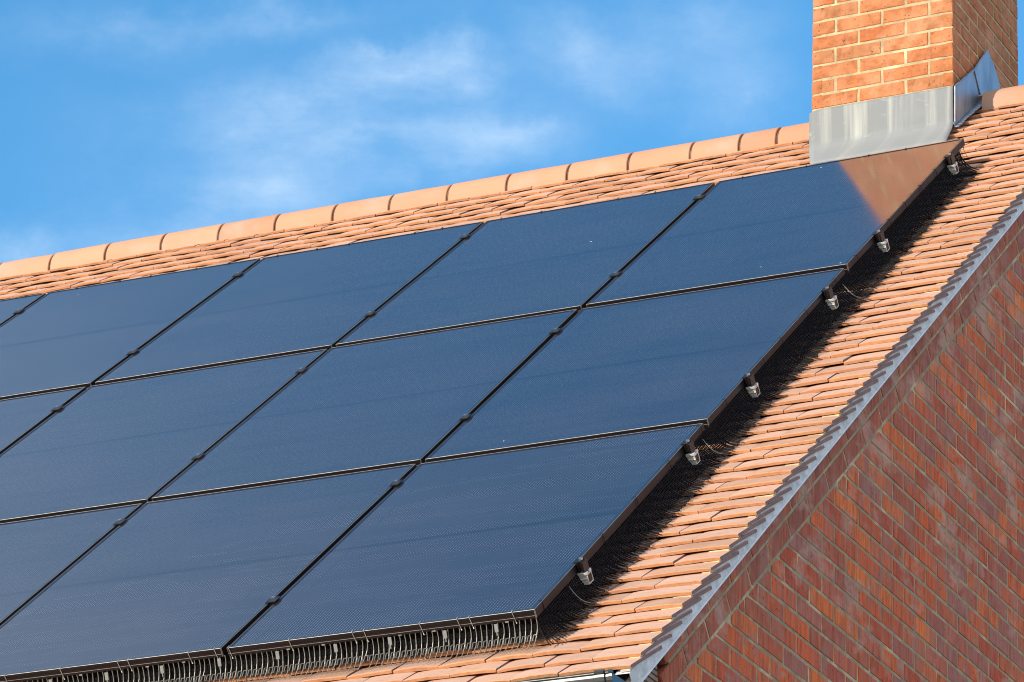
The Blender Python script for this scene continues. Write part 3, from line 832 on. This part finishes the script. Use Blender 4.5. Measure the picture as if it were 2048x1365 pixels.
def top_guard():
    root = empty('wire_guard', 'thin wire mesh behind the top frame edge, small hooks showing along it', 'bird guard', 'bird proofing round the panels')
    L0 = RP(-2.5, 0, T); root.location = L0
    b = MB(); u = -.01; cv = guard_curve(6, .06, .080); rows = [[], [], []]
    while u > -5.76:
        pts = [RP(u, VE[0](u) + .004 - o, -FD+.003+d) - L0 for (o, d) in cv]
        b.tube(pts, .001, 4, cap=False)
        for k_, j in enumerate((1, 3, 5)): rows[k_].append(pts[j])
        u -= .016
    for r_ in rows: b.tube(r_, .001, 4, cap=False)
    b.build('wire_mesh', M['wire'], root)
    for px in (-.26, -.43, -.72, -1.02, -1.44, -1.62, -2.0, -2.20, -2.5, -2.64, -2.98, -3.15, -3.36, -3.62, -3.80, -4.05, -4.22, -4.46, -4.75):
        v = VE[0](px)
        c = MB(); c.tube([p-L0 for p in (RP(px, v+.012, .0018), RP(px, v+.003, .0024), RP(px, v-.004, .0024), RP(px-.001, v-.005, -.012), RP(px+.004, v-.004, -FD-.004))], .0015, 5)
        c.build('clip', M['wire'], root)
top_guard()

# ---------------------------------------------------------------- camera
F = 8365.708
Rm = [[0.8986195577148617, 0.4372547817192744, 0.03593252504160649], [-0.13966764883989255, 0.3627515998572636, -0.9213599864699128], [-0.4159036407147363, 0.8229334922482686, 0.3870460295308926]]
C = Vector((5.613770581316637, -15.325632956308926, -7.827457110465794))
cd = bpy.data.cameras.new('camera'); cam = bpy.data.objects.new('camera', cd); col.objects.link(cam)
x = Vector(Rm[0]); y = -Vector(Rm[1]); z = -Vector(Rm[2])
cam.matrix_world = Matrix(((x.x, y.x, z.x, C.x), (x.y, y.y, z.y, C.y), (x.z, y.z, z.z, C.z), (0, 0, 0, 1)))
cd.sensor_width = 36; cd.sensor_fit = 'HORIZONTAL'; cd.lens = F/2048*36; cd.clip_start = .5; cd.clip_end = 6000
sc.camera = cam

# ---------------------------------------------------------------- light
SUNV = Vector((-2.05, -4.5, 1.0)).normalized()       # towards the sun
EL = math.asin(SUNV.z); AZ = math.atan2(SUNV.x, SUNV.y)
ld = bpy.data.lights.new('sun', 'SUN'); ld.energy = 2.3; ld.angle = math.radians(.53); ld.color = (1, .90, .74)
lo = bpy.data.objects.new('sun', ld); col.objects.link(lo); lo.rotation_euler = (-SUNV).to_track_quat('-Z', 'Y').to_euler()

w = bpy.data.worlds.new('World'); sc.world = w; w.use_nodes = True
t = w.node_tree; bg = t.nodes['Background']
def WN(typ, **kw):
    n = t.nodes.new(typ)
    for k, v in kw.items(): setattr(n, k, v)
    return n
sky = WN('ShaderNodeTexSky', sky_type='NISHITA', sun_disc=False, sun_elevation=EL, sun_rotation=AZ, altitude=100, air_density=1.0, dust_density=.4, ozone_density=3.0)
tc = WN('ShaderNodeTexCoord')
def dot(v):
    n = WN('ShaderNodeVectorMath', operation='DOT_PRODUCT'); t.links.new(tc.outputs['Generated'], n.inputs[0]); n.inputs[1].default_value = v; return n.outputs['Value']
cmb = WN('ShaderNodeCombineXYZ')      # a fixed compass frame in the sky, in which the wisps are placed
t.links.new(dot(Rm[0]), cmb.inputs[0]); t.links.new(dot([-q for q in Rm[1]]), cmb.inputs[1]); t.links.new(dot(Rm[2]), cmb.inputs[2])
def wnoise(scale, detail, rough, stretch=(1, 1, 1), out='Fac'):
    m = WN('ShaderNodeMapping'); m.inputs['Scale'].default_value = stretch; t.links.new(cmb.outputs[0], m.inputs['Vector'])
    n = WN('ShaderNodeTexNoise'); n.inputs['Scale'].default_value = scale; n.inputs['Detail'].default_value = detail; n.inputs['Roughness'].default_value = rough
    t.links.new(m.outputs[0], n.inputs['Vector']); return n.outputs[out]
nz = wnoise(26, 7, .62, out='Color')
sub = WN('ShaderNodeVectorMath', operation='SUBTRACT'); t.links.new(nz, sub.inputs[0]); sub.inputs[1].default_value = (.5, .5, .5)
scl = WN('ShaderNodeVectorMath', operation='SCALE'); t.links.new(sub.outputs[0], scl.inputs[0]); scl.inputs['Scale'].default_value = .034
wrp = WN('ShaderNodeVectorMath', operation='ADD'); t.links.new(cmb.outputs[0], wrp.inputs[0]); t.links.new(scl.outputs[0], wrp.inputs[1])
def wmath(op, a, b, clamp=False):
    n = WN('ShaderNodeMath', operation=op, use_clamp=clamp)
    for s_, v in zip(n.inputs, (a, b)):
        if isinstance(v, bpy.types.NodeSocket): t.links.new(v, s_)
        else: s_.default_value = v
    return n.outputs[0]
acc = None
BL = [(480, 270, 330, 170, 5, .16), (900, 200, 330, 170, 0, .13), (600, 205, 270, 70, 8, .42), (800, 130, 190, 40, 4, .40), (740, 85, 120, 28, 5, .40), (900, 110, 60, 60, 0, .22), (550, 360, 150, 75, 0, .30),
      (380, 440, 300, 90, 5, .36), (1010, 260, 150, 60, 0, .45), (1160, 80, 120, 80, 0, .40), (230, 60, 190, 60, 5, .32), (30, 490, 120, 60, 0, .40),
      (880, 330, 260, 70, 6, .35), (1240, 150, 110, 80, 0, .18), (1420, 60, 180, 100, 0, .30), (1480, 190, 130, 80, 0, .26), (560, 30, 260, 35, 4, .22), (750, 260, 170, 40, 5, .35)]
BL += [(1024-.25*F, 682.5-.385*F, 1000, 900, 0, .15)]       # unseen veil added higher up to brighten the upper left panels' reflection
for (px, py, sx, sy, ang, amp) in BL:
    m = WN('ShaderNodeMapping', vector_type='TEXTURE'); t.links.new(wrp.outputs[0], m.inputs['Vector'])
    m.inputs['Location'].default_value = ((px-1024)/F, (682.5-py)/F, 1.0); m.inputs['Scale'].default_value = (sx*1.8/F, sy*1.9/F, .6)
    m.inputs['Rotation'].default_value = (0, 0, math.radians(ang))
    g = WN('ShaderNodeTexGradient', gradient_type='QUADRATIC_SPHERE'); t.links.new(m.outputs[0], g.inputs['Vector'])
    v = wmath('MULTIPLY', g.outputs['Fac'], amp*1.0)
    acc = v if acc is None else wmath('ADD', acc, v)
fine = wnoise(42, 9, .66, (.5, 1, 1)); fr = WN('ShaderNodeMapRange'); t.links.new(fine, fr.inputs[0])
fr.inputs[1].default_value = .36; fr.inputs[2].default_value = .66; fr.inputs[3].default_value = .45; fr.inputs[4].default_value = 1.3
acc = wmath('MULTIPLY', acc, fr.outputs[0])
wide = wnoise(3.2, 6, .6, (.6, 1, 1)); wr = WN('ShaderNodeMapRange'); t.links.new(wide, wr.inputs[0])
wr.inputs[1].default_value = .5; wr.inputs[2].default_value = .8; wr.inputs[3].default_value = .45; wr.inputs[4].default_value = .85
cap = WN('ShaderNodeMapRange', interpolation_type='SMOOTHSTEP'); t.links.new(dot((0, .8, .6)), cap.inputs[0])
cap.inputs[1].default_value = .62; cap.inputs[2].default_value = .85; cap.inputs[3].default_value = 1; cap.inputs[4].default_value = 0
fill_cloud = wmath('MULTIPLY', wr.outputs[0], cap.outputs[0])      # unseen cloud added round the clear north patch as neutral fill light
tint = WN('ShaderNodeMix', data_type='RGBA', blend_type='MULTIPLY'); tint.inputs[0].default_value = 1
t.links.new(sky.outputs[0], tint.inputs[6]); SKYT = (.43, .80, .90, 1); tint.inputs[7].default_value = SKYT
cl = WN('ShaderNodeMix', data_type='RGBA'); t.links.new(acc, cl.inputs[0]); t.links.new(tint.outputs[2], cl.inputs[6]); cl.inputs[7].default_value = (2.0, 2.6, 3.3, 1)
cl2 = WN('ShaderNodeMix', data_type='RGBA'); t.links.new(fill_cloud, cl2.inputs[0]); t.links.new(cl.outputs[2], cl2.inputs[6]); cl2.inputs[7].default_value = (4.6, 4.3, 4.0, 1)
t.links.new(cl2.outputs[2], bg.inputs['Color']); bg.inputs['Strength'].default_value = .15

sc.view_settings.view_transform = 'Standard'; sc.view_settings.look = 'None'; sc.view_settings.exposure = 1.2; sc.view_settings.gamma = 1
sc.render.engine = 'CYCLES'; sc.cycles.use_denoising = True
sc.cycles.max_bounces = 8; sc.cycles.pixel_filter_type = 'BLACKMAN_HARRIS'; sc.cycles.filter_width = 1.05
